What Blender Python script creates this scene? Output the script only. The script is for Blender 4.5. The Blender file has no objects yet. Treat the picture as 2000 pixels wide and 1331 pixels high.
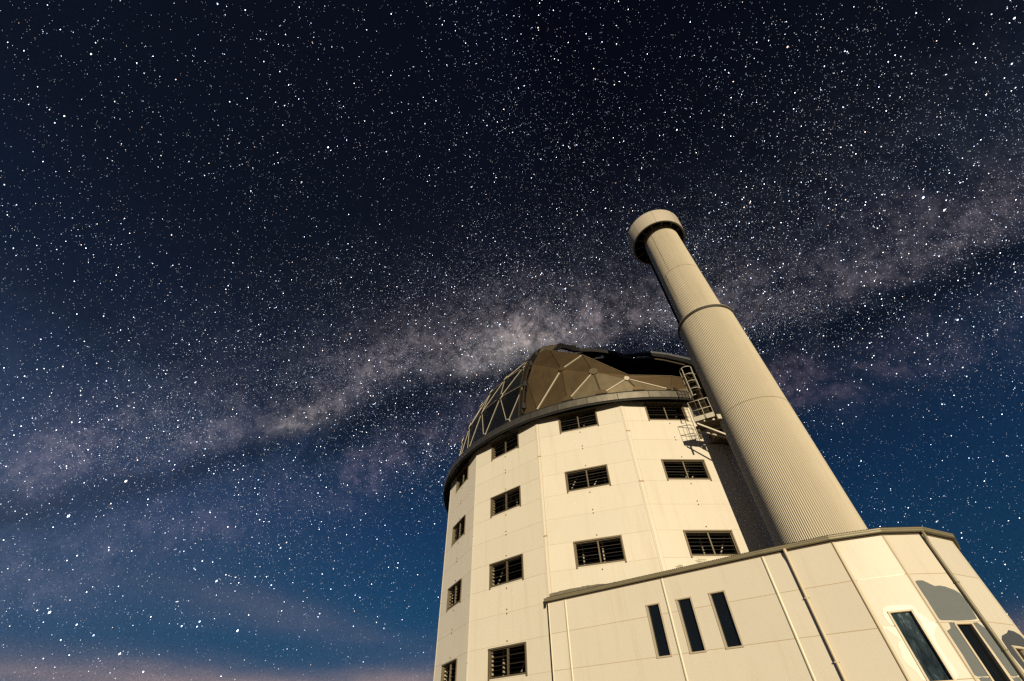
import bpy, bmesh, math, random
import numpy as np
from mathutils import Vector, Matrix
random.seed(4)
rng = np.random.default_rng(11)
sc = bpy.context.scene
COL = sc.collection
R = math.radians
PI = math.pi
EYE = 1.6

# ------------------------------------------------------------------ camera
PITCH, ROLL = 0.794815941, -0.0300893152
cam = bpy.data.cameras.new('camera')
cam.sensor_width = 36.0
cam.lens = 796.8686 / 2000 * 36
cam.clip_start = 0.1
cam.clip_end = 20000
camo = bpy.data.objects.new('camera', cam)
COL.objects.link(camo)
cp_, sp_, cr_, sr_ = math.cos(PITCH), math.sin(PITCH), math.cos(ROLL), math.sin(ROLL)
right0, up0, fwd = Vector((1, 0, 0)), Vector((0, -sp_, cp_)), Vector((0, cp_, sp_))
right = right0 * cr_ + up0 * sr_
up = -right0 * sr_ + up0 * cr_
m = Matrix((right, up, -fwd)).transposed().to_4x4()
m.translation = Vector((0, 0, EYE))
camo.matrix_world = m
sc.camera = camo

# ------------------------------------------------------------------ light
SUN_AZ, SUN_EL = R(175.7), R(9.0)
to_sun = Vector((math.sin(SUN_AZ) * math.cos(SUN_EL), math.cos(SUN_AZ) * math.cos(SUN_EL), math.sin(SUN_EL)))
sun = bpy.data.lights.new('low_light', 'SUN')
sun.energy = 3.55
sun.angle = R(0.5)
sun.color = (1.0, 0.858, 0.60)
suno = bpy.data.objects.new('low_light', sun)
suno.rotation_euler = to_sun.to_track_quat('Z', 'Y').to_euler()
COL.objects.link(suno)

sc.view_settings.view_transform = 'Standard'
sc.view_settings.look = 'None'
sc.view_settings.exposure = 0.0
sc.view_settings.gamma = 1.0
sc.view_settings.use_curve_mapping = False
sc.cycles.use_denoising = False
sc.cycles.filter_width = 1.45
sc.cycles.sample_clamp_indirect = 0.09
sc.cycles.max_bounces = 5

# ------------------------------------------------------------------ night sky
world = bpy.data.worlds.new('World')
sc.world = world
world.use_nodes = True
wt = world.node_tree
wt.nodes.clear()


class NT:
    """tiny node-graph helper"""
    def __init__(s, tree): s.t = tree
    def n(s, typ, **kw):
        o = s.t.nodes.new(typ)
        for k, v in kw.items(): setattr(o, k, v)
        return o
    def put(s, node, i, v):
        if isinstance(v, bpy.types.NodeSocket): s.t.links.new(v, node.inputs[i])
        elif v is not None: node.inputs[i].default_value = v
    def m(s, op, a, b=None, c=None, clamp=False):
        o = s.n('ShaderNodeMath', operation=op, use_clamp=clamp)
        s.put(o, 0, a); s.put(o, 1, b); s.put(o, 2, c)
        return o.outputs[0]
    def dot(s, a, v):
        o = s.n('ShaderNodeVectorMath', operation='DOT_PRODUCT')
        s.put(o, 0, a); s.put(o, 1, v)
        return o.outputs['Value']
    def comb(s, x, y, z):
        o = s.n('ShaderNodeCombineXYZ'); s.put(o, 0, x); s.put(o, 1, y); s.put(o, 2, z)
        return o.outputs[0]
    def noise(s, vec, scale, detail=4, rough=0.55, dist=0.0):
        o = s.n('ShaderNodeTexNoise')
        s.put(o, 'Vector', vec); s.put(o, 'Scale', scale); s.put(o, 'Detail', detail); s.put(o, 'Roughness', rough)
        s.put(o, 'Distortion', dist)
        return o.outputs[0]
    def ramp(s, fac, pts, interp='EASE'):
        o = s.n('ShaderNodeValToRGB'); s.put(o, 0, fac)
        cr = o.color_ramp; cr.interpolation = interp
        while len(cr.elements) < len(pts): cr.elements.new(0.5)
        for e, (p, c) in zip(cr.elements, pts):
            e.position = p
            e.color = (c, c, c, 1) if not hasattr(c, '__len__') else (*c, 1)
        return o.outputs[0]
    def gauss(s, x, mu, sig):
        d = s.m('DIVIDE', s.m('SUBTRACT', x, mu), sig)
        return s.m('EXPONENT', s.m('MULTIPLY', s.m('MULTIPLY', d, d), -1.0))
    def scale(s, col, f):
        o = s.n('ShaderNodeVectorMath', operation='SCALE'); s.put(o, 0, col); s.put(o, 'Scale', f)
        return o.outputs[0]
    def add(s, a, b):
        o = s.n('ShaderNodeVectorMath', operation='ADD'); s.put(o, 0, a); s.put(o, 1, b)
        return o.outputs[0]
    def mul(s, a, b):
        o = s.n('ShaderNodeVectorMath', operation='MULTIPLY'); s.put(o, 0, a); s.put(o, 1, b)
        return o.outputs[0]


# pole of the Milky Way plane and a pair of axes lying in it
MWN = Vector((-0.226, -0.658, 0.718)).normalized()
CORE = Vector((0.09, 0.71, 0.68)); CORE = (CORE - MWN * CORE.dot(MWN)).normalized()
ALONG = MWN.cross(CORE).normalized()
if ALONG.x < 0: ALONG = -ALONG

g = NT(wt)
tc = g.n('ShaderNodeTexCoord')
d = g.n('ShaderNodeVectorMath', operation='NORMALIZE'); wt.links.new(tc.outputs['Generated'], d.inputs[0])
dirv = d.outputs[0]
sep = g.n('ShaderNodeSeparateXYZ'); wt.links.new(dirv, sep.inputs[0])
el = g.m('MULTIPLY', g.m('ARCSINE', sep.outputs[2]), 180 / PI)
az = g.m('MULTIPLY', g.m('ARCTAN2', sep.outputs[0], sep.outputs[1]), 180 / PI)
# airglow gradient by elevation (0..90 deg)
base = g.ramp(g.m('DIVIDE', el, 90.0), [
    (0.00, (0.024, 0.080, 0.165)), (0.12, (0.012, 0.060, 0.138)), (0.22, (0.0080, 0.038, 0.105)),
    (0.36, (0.0062, 0.0135, 0.033)), (0.52, (0.0048, 0.0072, 0.0160)), (0.72, (0.0036, 0.0052, 0.0120)),
    (1.00, (0.0022, 0.0034, 0.0090))], 'LINEAR')
base = g.scale(base, g.ramp(g.m('DIVIDE', g.m('ADD', az, 180.0), 360.0), [(0.30, 1.0), (0.47, 1.0), (0.60, 0.68), (0.85, 0.7)]))
lat0 = g.m('MULTIPLY', g.m('ARCSINE', g.dot(dirv, MWN)), 180 / PI)
lon = g.m('MULTIPLY', g.m('ARCTAN2', g.dot(dirv, ALONG), g.dot(dirv, CORE)), 180 / PI)
wob = g.m('MULTIPLY', g.m('SUBTRACT', g.noise(dirv, 5.5, 6, 0.62), 0.5), 7.0)
fine = g.noise(dirv, 10.0, 9, 0.74, 0.5)
finer = g.noise(dirv, 26.0, 6, 0.72)
big = g.noise(dirv, 2.6, 3, 0.5)
lonf = g.m('DIVIDE', g.m('ADD', lon, 180.0), 360.0)
def curve(pts, lo=-12.0, hi=12.0):            # value along the band, given as (longitude, value)
    r_ = g.ramp(lonf, [((a + 180) / 360, (v_ - lo) / (hi - lo)) for a, v_ in pts], 'LINEAR')
    return g.m('MULTIPLY_ADD', r_, hi - lo, lo)
cr_c = curve([(-80, 1.0), (-54, 1.4), (-42, 0.6), (-35, 0.2), (-22, 2.6), (0, 3.2), (15, 0.8), (27, -1.8), (37, -0.8), (46, 0.2), (90, -0.5)])
cr_l = curve([(-80, -2.0), (-50, -1.6), (-42, -2.4), (-31, -4.3), (-25, -2.4), (-15, -1.6), (8, -2.0), (27, -6.6), (33, -5.2), (46, -2.2), (90, -3.0)])
lat = g.m('ADD', lat0, wob)
dr = g.m('SUBTRACT', lat, cr_c)
dl = g.m('SUBTRACT', g.m('ADD', lat0, g.m('MULTIPLY', wob, 0.8)), cr_l)
cf = g.m('MULTIPLY_ADD', g.gauss(lon, -2.0, 26.0), 0.62, 0.38)          # brighter near the core
wide = g.m('MULTIPLY', g.gauss(g.m('SUBTRACT', lat0, 2.0), 0.0, 13.0), g.m('MULTIPLY_ADD', big, 1.2, 0.15))
up_side = g.m('GREATER_THAN', dr, 0.0)
sig = g.m('MULTIPLY_ADD', up_side, 3.2, 2.0)
rr_ = g.m('DIVIDE', dr, sig)
ridge = g.m('MULTIPLY', g.m('EXPONENT', g.m('MULTIPLY', g.m('MULTIPLY', rr_, rr_), -1.0)), g.m('MULTIPLY', cf, g.m('MULTIPLY', g.ramp(fine, [(0.34, 0.15), (0.64, 1.15)]), g.ramp(finer, [(0.30, 0.55), (0.68, 1.25)]))))
low = g.m('MULTIPLY', g.gauss(dl, -5.0, 3.4), g.m('MULTIPLY', cf, g.m('MULTIPLY', g.ramp(g.noise(dirv, 7.0, 8, 0.70, 0.6), [(0.40, 0.05), (0.62, 1.1)]), g.ramp(finer, [(0.30, 0.6), (0.68, 1.25)]))))
rift = g.m('MULTIPLY', g.gauss(dl, 0.0, 1.9), g.ramp(g.noise(dirv, 9.0, 9, 0.72, 0.5), [(0.36, 0.15), (0.54, 1.0)]))
core = g.m('MULTIPLY', g.gauss(dr, -1.2, 2.8), g.gauss(lon, -5.0, 8.5))
knot = g.m('MULTIPLY', g.m('MULTIPLY', g.gauss(lat0, -0.2, 1.5), g.gauss(lon, -33.5, 3.8)), g.ramp(finer, [(0.3, 0.3), (0.7, 1.0)]))
col = g.add(g.scale((0.015, 0.0170, 0.024), wide), g.scale((0.135, 0.108, 0.112), ridge))
col = g.add(col, g.scale((0.085, 0.062, 0.080), low))
col = g.add(col, g.scale((0.30, 0.255, 0.225), g.m('MULTIPLY', core, g.ramp(fine, [(0.25, 0.30), (0.7, 1.0)]))))
col = g.add(col, g.scale((0.17, 0.145, 0.125), knot))
keep = g.m('SUBTRACT', 1.0, g.m('MULTIPLY', rift, 0.80), None, True)
col = g.scale(col, keep)
dust = g.m('MULTIPLY', g.ramp(g.noise(dirv, 15.0, 10, 0.78, 0.9), [(0.38, 0.35), (0.60, 1.20)]), g.ramp(g.noise(dirv, 52.0, 6, 0.8), [(0.35, 0.70), (0.65, 1.25)]))
col = g.scale(col, dust)
sky = g.scale(base, g.m('SUBTRACT', 1.0, g.m('MULTIPLY', rift, 0.30), None, True))
sky = g.add(sky, col)
# greyish airglow low on the left
lefth = g.m('MULTIPLY', g.ramp(g.m('DIVIDE', g.m('ADD', az, 90.0), 180.0), [(0.12, 1.0), (0.46, 0.0)]),
            g.gauss(el, 16.0, 10.0))
sky = g.add(sky, g.scale((0.028, 0.018, 0.009), lefth))
# two long thin cloud veils near the horizon, left of the tower
stv = g.comb(g.m('MULTIPLY', az, 0.020), g.m('MULTIPLY', el, 0.085), 0.0)
stn = g.ramp(g.noise(stv, 2.3, 5, 0.5), [(0.30, 0.15), (0.70, 1.0)])
vc = g.m('MULTIPLY_ADD', g.m('MAXIMUM', g.m('ADD', az, 31.0), 0.0), -0.165, 11.6)
veil1 = g.m('MULTIPLY', g.gauss(g.m('MAXIMUM', el, 5.0), 5.0, 1.7), stn)
veil2 = g.m('MULTIPLY', g.gauss(el, vc, 1.7), stn)
low_az = g.ramp(g.m('DIVIDE', g.m('ADD', az, 180.0), 360.0), [(0.10, 0.1), (0.35, 0.35), (0.43, 1.0), (0.52, 0.8), (0.75, 0.2)])
sky = g.add(sky, g.scale((0.42, 0.235, 0.115), g.m('MULTIPLY', veil1, low_az)))
sky = g.add(sky, g.scale((0.060, 0.036, 0.026), g.m('MULTIPLY', veil2, low_az)))
# below the horizon: dark ground tone
sky = g.scale(sky, g.ramp(g.m('DIVIDE', g.m('ADD', el, 5.0), 10.0), [(0.0, 0.05), (0.6, 1.0)]))
# sensor-like grain in the air glow (a fine natural mottling of unresolved stars)
sky = g.scale(sky, g.m('MULTIPLY_ADD', g.noise(dirv, 480.0, 2, 0.7), 1.1, 0.45))
bg = g.n('ShaderNodeBackground'); wt.links.new(sky, bg.inputs[0]); bg.inputs[1].default_value = 1.0
wo = g.n('ShaderNodeOutputWorld'); wt.links.new(bg.outputs[0], wo.inputs[0])


# ------------------------------------------------------------------ materials
def mat(name, colr, rough=0.6, metal=0.0, var=0.08, vscale=0.8, bump=0.0, bscale=60.0, streak=0.0, streak_col=None,
        diffrough=0.0, speck=0.0, ovar=0.0):
    mt = bpy.data.materials.new(name); mt.use_nodes = True
    t = mt.node_tree; b = t.nodes['Principled BSDF']; q = NT(t)
    b.inputs['Roughness'].default_value = rough
    b.inputs['Metallic'].default_value = metal
    if 'Diffuse Roughness' in b.inputs: b.inputs['Diffuse Roughness'].default_value = diffrough
    geo = q.n('ShaderNodeNewGeometry'); pos = geo.outputs['Position']
    n1 = q.noise(pos, vscale, 5, 0.6)
    f = q.m('MULTIPLY_ADD', n1, var * 2, 1 - var)
    if speck:
        f = q.m('MULTIPLY', f, q.m('MULTIPLY_ADD', q.noise(pos, 28.0, 2, 0.6), speck * 2, 1 - speck))
    if ovar:
        oi = q.n('ShaderNodeObjectInfo')
        f = q.m('MULTIPLY', f, q.m('MULTIPLY_ADD', oi.outputs['Random'], ovar * 2, 1 - ovar))
    c = q.scale((*colr, ), f)
    if streak:
        sv = q.n('ShaderNodeMapping'); t.links.new(pos, sv.inputs[0]); sv.inputs['Scale'].default_value = (2.2, 2.2, 0.16)
        sn = q.ramp(q.noise(sv.outputs[0], 1.4, 6, 0.65), [(0.50, 0.0), (0.78, streak)])
        mx = q.n('ShaderNodeMix', data_type='RGBA')
        t.links.new(sn, mx.inputs['Factor']); t.links.new(c, mx.inputs['A'])
        mx.inputs['B'].default_value = (*(streak_col or (colr[0] * .6, colr[1] * .5, colr[2] * .4)), 1)
        c = mx.outputs['Result']
    t.links.new(c, b.inputs['Base Color'])
    if bump:
        bp = q.n('ShaderNodeBump'); bp.inputs['Strength'].default_value = bump; bp.inputs['Distance'].default_value = 0.02
        t.links.new(q.noise(pos, bscale, 3, 0.6), bp.inputs['Height']); t.links.new(bp.outputs[0], b.inputs['Normal'])
    return mt


M = dict(
    cream=mat('cream_wall_paint', (0.88, 0.81, 0.69), 0.42, 0, 0.04, 0.5, 0.06, 3.0, 0.34, (0.66, 0.54, 0.36), 0.25, 0.02, 0.028),
    joint=mat('joint_sealant', (0.62, 0.47, 0.29), 0.8, 0, 0.15),
    core=mat('wall_backing', (0.10, 0.08, 0.06), 0.9),
    lapline=mat('rust_stained_joint', (0.50, 0.34, 0.16), 0.8, 0, 0.2, 3.0),
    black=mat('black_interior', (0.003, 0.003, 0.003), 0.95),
    trim=mat('corner_trim_paint', (0.82, 0.70, 0.50), 0.5, 0, 0.1, 1.5, 0, 60, 0.3, (0.5, 0.3, 0.1)),
    frame=mat('window_frame_bronze', (0.24, 0.19, 0.12), 0.45, 0.4, 0.15, 3.0),
    reveal=mat('window_reveal_paint', (0.62, 0.53, 0.39), 0.5, 0, 0.1, 2.0),
    blade=mat('louvre_blade', (0.012, 0.011, 0.010), 0.4, 0.0),
    blade2=mat('worn_louvre_blade', (0.06, 0.05, 0.038), 0.45, 0.2),
    steel=mat('interior_steel', (0.50, 0.44, 0.34), 0.6),
    bolt=mat('rusty_bolt', (0.28, 0.18, 0.09), 0.7),
    aluminium=mat('dome_aluminium', (0.17, 0.175, 0.18), 0.42, 1.0, 0.35, 1.2, 0.2, 5.0, 0, None, 0, 0.1, 0.4),
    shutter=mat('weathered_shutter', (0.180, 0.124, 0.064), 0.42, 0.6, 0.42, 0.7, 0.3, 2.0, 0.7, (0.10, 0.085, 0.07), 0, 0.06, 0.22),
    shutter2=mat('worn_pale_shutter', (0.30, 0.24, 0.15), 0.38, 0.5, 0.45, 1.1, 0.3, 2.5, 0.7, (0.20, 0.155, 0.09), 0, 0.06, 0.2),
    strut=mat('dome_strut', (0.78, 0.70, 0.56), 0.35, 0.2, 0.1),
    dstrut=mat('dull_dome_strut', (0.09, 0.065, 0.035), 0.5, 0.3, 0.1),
    ring=mat('ring_beam', (0.32, 0.29, 0.235), 0.40, 0.88, 0.30, 2.0, 0.2, 6.0, 0.5, (0.18, 0.15, 0.11), 0, 0.08),
    darkmetal=mat('dark_metal', (0.010, 0.009, 0.008), 0.7, 0.0),
    greyrim=mat('grey_rim_metal', (0.22, 0.22, 0.24), 0.5, 0.4),
    clad=mat('corrugated_cladding', (0.67, 0.585, 0.44), 0.55, 0.0, 0.07, 0.7, 0, 60, 0.32, (0.40, 0.32, 0.21)),
    clad2=mat('head_cladding', (0.60, 0.53, 0.43), 0.6, 0.0, 0.06, 0.9, 0, 60, 0.1, None, 0, 0.05),
    seam=mat('cladding_seam', (0.30, 0.24, 0.15), 0.7),
    collar=mat('collar_metal', (0.10, 0.09, 0.075), 0.5, 0.3),
    gutter=mat('gutter_paint', (0.30, 0.26, 0.165), 0.45, 0.1, 0.15, 2.5, 0, 60, 0.3, (0.2, 0.17, 0.08)),
    roof=mat('roof_sheet', (0.06, 0.052, 0.04), 0.7, 0.2, 0.2, 2.0),
    flash=mat('lichen_flashing', (0.20, 0.175, 0.125), 0.8, 0, 0.45, 6.0, 0.3, 20, 0.5, (0.12, 0.11, 0.05), 0, 0.2),
    cover=mat('joint_cover_paint', (0.88, 0.78, 0.58), 0.3, 0, 0.05, 1.0),
    pale=mat('pale_tone', (0.95, 0.90, 0.78), 0.35, 0, 0.05, 4.0, 0, 60, 0.25, (0.9, 0.7, 0.4)),
    greyshade=mat('grey_painted_shade', (0.185, 0.205, 0.215), 0.8, 0, 0.08, 4.0, 0, 60, 0, None, 0, 0.12),  # shadow on the annex bay wall, put into the colour
    darkgrey=mat('dark_grey_painted_shade', (0.085, 0.095, 0.115), 0.8, 0, 0.08, 4.0, 0, 60, 0, None, 0, 0.12),  # deeper shadow tone for the right edge, also painted as colour
    galv=mat('galvanised_rail', (0.66, 0.60, 0.48), 0.4, 0.1, 0.1, 4.0),
    link=mat('link_cladding', (0.10, 0.075, 0.04), 0.7, 0, 0.15),
    lichen=mat('lichen_stain', (0.50, 0.45, 0.32), 0.9, 0, 0.3, 9.0),
    ground=mat('sandy_ground', (0.09, 0.07, 0.05), 0.95, 0, 0.3, 0.6, 0.4, 8.0),
)
glass = bpy.data.materials.new('dark_window_glass'); glass.use_nodes = True
b_ = glass.node_tree.nodes['Principled BSDF']
b_.inputs['Base Color'].default_value = (0.008, 0.010, 0.012, 1); b_.inputs['Roughness'].default_value = 0.06
b_.inputs['IOR'].default_value = 1.5
M['glass'] = glass
rglass = bpy.data.materials.new('painted_reflection_glass'); rglass.use_nodes = True
q = NT(rglass.node_tree); b_ = rglass.node_tree.nodes['Principled BSDF']
geo = q.n('ShaderNodeNewGeometry')
mp = q.n('ShaderNodeMapping'); rglass.node_tree.links.new(geo.outputs['Position'], mp.inputs[0]); mp.inputs['Scale'].default_value = (2.4, 2.4, 0.75)
nn = q.ramp(q.noise(mp.outputs[0], 2.0, 7, 0.7, 0.8), [(0.38, (0.010, 0.020, 0.028)), (0.54, (0.035, 0.058, 0.075)), (0.66, (0.22, 0.30, 0.36))])  # bluish streaks paint a reflection into the pane's base colour
rglass.node_tree.links.new(nn, b_.inputs['Base Color']); b_.inputs['Roughness'].default_value = 0.10; b_.inputs['Specular IOR Level'].default_value = 0.25
M['glassrefl'] = rglass
starm = bpy.data.materials.new('starlight'); starm.use_nodes = True
t = starm.node_tree; t.nodes.clear(); q = NT(t)
at = q.n('ShaderNodeAttribute', attribute_name='tint')
em = q.n('ShaderNodeEmission'); t.links.new(at.outputs['Color'], em.inputs[0]); em.inputs[1].default_value = 1.0
ou = q.n('ShaderNodeOutputMaterial'); t.links.new(em.outputs[0], ou.inputs[0])
starm.cycles.emission_sampling = 'NONE'


# ------------------------------------------------------------------ builders
class MB:
    def __init__(s): s.v = []; s.f = []; s.smooth = []
    def face(s, pts, sm=False):
        i = len(s.v); s.v += [tuple(p) for p in pts]; s.f.append(tuple(range(i, i + len(pts)))); s.smooth.append(sm)
        return s
    def grid(s, rows, sm=True, close=False):
        i = len(s.v); nc = len(rows[0])
        for r_ in rows: s.v += [tuple(p) for p in r_]
        for a in range(len(rows) - 1):
            for b in range(nc if close else nc - 1):
                b2 = (b + 1) % nc
                s.f.append((i + a * nc + b, i + a * nc + b2, i + (a + 1) * nc + b2, i + (a + 1) * nc + b)); s.smooth.append(sm)
        return s
    def box(s, c, ax, hs):
        """c centre, ax three unit axes, hs three half sizes"""
        c = Vector(c); A = [Vector(a) * h for a, h in zip(ax, hs)]
        P = [c + A[0] * x + A[1] * y + A[2] * z for x in (-1, 1) for y in (-1, 1) for z in (-1, 1)]
        i = len(s.v); s.v += [tuple(p) for p in P]
        for f in ((0, 1, 3, 2), (4, 6, 7, 5), (0, 4, 5, 1), (2, 3, 7, 6), (0, 2, 6, 4), (1, 5, 7, 3)):
            s.f.append(tuple(i + k for k in f)); s.smooth.append(False)
        return s
    def bar(s, p, q_, w, h, upv=(0, 0, 1)):
        p, q_ = Vector(p), Vector(q_); d_ = (q_ - p); L = d_.length; d_.normalize()
        sx = d_.cross(Vector(upv))
        if sx.length < 1e-3: sx = d_.cross(Vector((1, 0, 0)))
        sx.normalize(); u_ = sx.cross(d_).normalized()
        return s.box((p + q_) / 2, (d_, sx, u_), (L / 2, w / 2, h / 2))
    def tube(s, pts, r_, n=8, caps=True):
        pts = [Vector(p) for p in pts]; rows = []
        prev = None
        for i, p in enumerate(pts):
            t_ = (pts[min(i + 1, len(pts) - 1)] - pts[max(i - 1, 0)]).normalized()
            if prev is None:
                x = t_.cross(Vector((0, 0, 1)))
                if x.length < 1e-3: x = t_.cross(Vector((1, 0, 0)))
            else:
                x = prev - t_ * prev.dot(t_)
            x.normalize(); prev = x; y = t_.cross(x)
            rows.append([p + (x * math.cos(a) + y * math.sin(a)) * r_ for a in [2 * PI * k / n for k in range(n)]])
        s.grid(rows, True, True)
        if caps:
            s.face(rows[0][::-1]); s.face(rows[-1])
        return s
    def prism(s, poly, off):
        """poly: planar 3d outline; off: vector thickness"""
        off = Vector(off); P = [Vector(p) for p in poly]; Q = [p + off for p in P]
        s.face(P[::-1]); s.face(Q)
        for i in range(len(P)):
            j = (i + 1) % len(P); s.face([P[i], P[j], Q[j], Q[i]])
        return s
    def build(s, name, material, parent=None, label=None):
        me = bpy.data.meshes.new(name); me.from_pydata(s.v, [], s.f)
        me.polygons.foreach_set('use_smooth', s.smooth)
        me.materials.append(M[material] if isinstance(material, str) else material)
        bm = bmesh.new(); bm.from_mesh(me); bmesh.ops.remove_doubles(bm, verts=bm.verts, dist=1e-5)
        bmesh.ops.recalc_face_normals(bm, faces=bm.faces); bm.to_mesh(me); bm.free(); me.update()
        o = bpy.data.objects.new(name, me); COL.objects.link(o)
        if parent is not None:
            o.parent = parent; o.matrix_parent_inverse = parent_world(parent).inverted()
        if label: o['label'] = label
        return o


def parent_world(p):
    mw = p.matrix_basis.copy()
    while p.parent is not None:
        mw = p.parent.matrix_basis @ p.matrix_parent_inverse @ mw; p = p.parent
    return mw


def thing(name, loc, label, cat, group=None):
    o = bpy.data.objects.new(name, None); COL.objects.link(o); o.location = loc
    o['label'] = label; o['category'] = cat
    if group: o['group'] = group
    return o


Z = Vector((0, 0, 1))


class Frame:
    """a vertical wall plane from plan point a to plan point b; n points outward"""
    def __init__(s, a, b, inside):
        s.a = Vector((a[0], a[1], 0)); s.b = Vector((b[0], b[1], 0)); s.u = (s.b - s.a); s.L = s.u.length; s.u.normalize()
        s.n = s.u.cross(Z)
        if (s.a - Vector((inside[0], inside[1], 0))).dot(s.n) < 0: s.n = -s.n
    def p(s, u, z, w=0.0): return s.a + s.u * u + s.n * w + Z * z
    def box(s, mb, u0, u1, z0, z1, w0, w1):
        return mb.box(s.p((u0 + u1) / 2, (z0 + z1) / 2, (w0 + w1) / 2), (s.u, Z, s.n), ((u1 - u0) / 2, (z1 - z0) / 2, abs(w1 - w0) / 2))


def wall_piece(fr, u0, u1, z0, z1, holes, w, depth, ch=0.0):
    """front sheet at w with rectangular openings (they may reach the edge); returns run back to w-depth at every edge"""
    mb = MB()
    us = sorted({u0, u1, *[min(max(x, u0), u1) for h in holes for x in (h[0], h[1])]})
    zs = sorted({z0, z1, *[min(max(x, z0), z1) for h in holes for x in (h[2], h[3])]})
    nu, nz = len(us) - 1, len(zs) - 1
    solid = [[not any(h[0] < (us[i] + us[i + 1]) / 2 < h[1] and h[2] < (zs[j] + zs[j + 1]) / 2 < h[3] for h in holes) for j in range(nz)] for i in range(nu)]
    ok = lambda i, j: 0 <= i < nu and 0 <= j < nz and solid[i][j]
    for i in range(nu):
        for j in range(nz):
            if not solid[i][j]: continue
            a, b, c, d_ = us[i], us[i + 1], zs[j], zs[j + 1]
            mb.face([fr.p(a, c, w), fr.p(b, c, w), fr.p(b, d_, w), fr.p(a, d_, w)])
            for di, dj, e in ((-1, 0, ((a, c), (a, d_))), (1, 0, ((b, c), (b, d_))), (0, -1, ((a, c), (b, c))), (0, 1, ((a, d_), (b, d_)))):
                if not ok(i + di, j + dj):
                    mb.face([fr.p(*e[0], w), fr.p(*e[1], w), fr.p(*e[1], w - depth), fr.p(*e[0], w - depth)])
    return mb


def reveal(fr, h, w0, w1):
    mb = MB(); a, b, c, d_ = h
    q_ = [(a, c), (b, c), (b, d_), (a, d_)]
    for k in range(4):
        l = (k + 1) % 4
        mb.face([fr.p(*q_[k], w0), fr.p(*q_[l], w0), fr.p(*q_[l], w1), fr.p(*q_[k], w1)])
    return mb


# ------------------------------------------------------------------ ground
gm = MB(); nrr = [0, 30, 80, 200, 600, 1500, 4000]
rows = [[Vector((math.cos(a) * r_, math.sin(a) * r_, 0)) for a in [2 * PI * k / 48 for k in range(48)]] for r_ in nrr[1:]]
gm.face(rows[0]); gm.grid(rows, False, True)
go = gm.build('ground', 'ground'); go['kind'] = 'structure'

# ------------------------------------------------------------------ tower
TC = (7.71588731, 32.1297344)
ROT = -1.30248887
NS, RAD = 16, 13.0
def corner(k, rad=RAD): return (TC[0] + rad * math.sin(ROT + k * 2 * PI / NS), TC[1] - rad * math.cos(ROT + k * 2 * PI / NS))
ZT = 14.25 + EYE
tower = thing('observatory_building', (TC[0], TC[1], 0),
              'tall sixteen-sided cream panelled observatory building with louvred windows under the dome', 'building')
seams = [0, 1.60, 2.78, 3.95, 5.14, 6.33, 7.50, 8.66, 9.85, 11.02, 12.175, 13.37, 14.56, ZT]
WTOP = [14.1021 + EYE, 10.5745 + EYE, 7.0303 + EYE, 3.4728 + EYE]
WH, WW = 1.0766, 1.1362


def tower_window(fr, uc, ztop, seed):
    rnd = random.Random(seed)
    h = (uc - WW, uc + WW, ztop - WH, ztop)
    fw = 0.062
    mb = MB()
    fr.box(mb, h[0], h[0] + fw, h[2] - 0.075, h[3] - fw, -0.02, 0.055)
    fr.box(mb, h[1] - fw, h[1], h[2] - 0.075, h[3] - fw, -0.02, 0.055)
    fr.box(mb, h[0], h[1], h[3] - fw, h[3], -0.02, 0.075)
    fr.box(mb, h[0] + fw, h[1] - fw, h[2], h[2] + fw * 0.8, -0.02, 0.03)
    # inner lip, a step behind the outer frame
    a0, a1, b0, b1 = h[0] + fw, h[1] - fw, h[2] + fw * 0.8, h[3] - fw
    fr.box(mb, a0, a0 + 0.035, b0, b1, -0.10, -0.01)
    fr.box(mb, a1 - 0.035, a1, b0, b1, -0.10, -0.01)
    fr.box(mb, a0, a1, b1 - 0.03, b1, -0.10, -0.012)
    win = mb.build('window', 'frame', tower)
    rv = reveal(fr, (a0, a1, b0, b1), -0.10, -0.26).build('reveal', 'reveal', win)
    mm = MB(); fr.box(mm, uc - 0.03, uc + 0.03, b0, b1 - 0.03, -0.11, -0.015)
    mm.build('mullion', 'frame', win)
    nb = 6
    base_t = rnd.choice((4, 8, 14, 22, 30))
    ph = (b1 - b0 - 0.03) / nb
    for s_ in (0, 1):
        ua, ub = (a0 + 0.037, uc - 0.032) if s_ == 0 else (uc + 0.032, a1 - 0.037)
        for k in range(nb):
            zc = b0 + ph * (k + 0.5)
            tilt_ = R(base_t + rnd.uniform(-4, 5)) + (R(10) if rnd.random() < 0.12 else 0)
            ax2 = (fr.n * math.cos(tilt_) - Z * math.sin(tilt_)); ax3 = ax2.cross(fr.u)
            bm_ = MB().box(fr.p((ua + ub) / 2, zc, -0.115), (fr.u, ax2, ax3), ((ub - ua) / 2, 0.072, 0.005 if k not in (2, 4) else 0.009))
            bm_.build('louvre', 'blade' if k not in (2, 4) else 'blade2', win)
    return h


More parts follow.
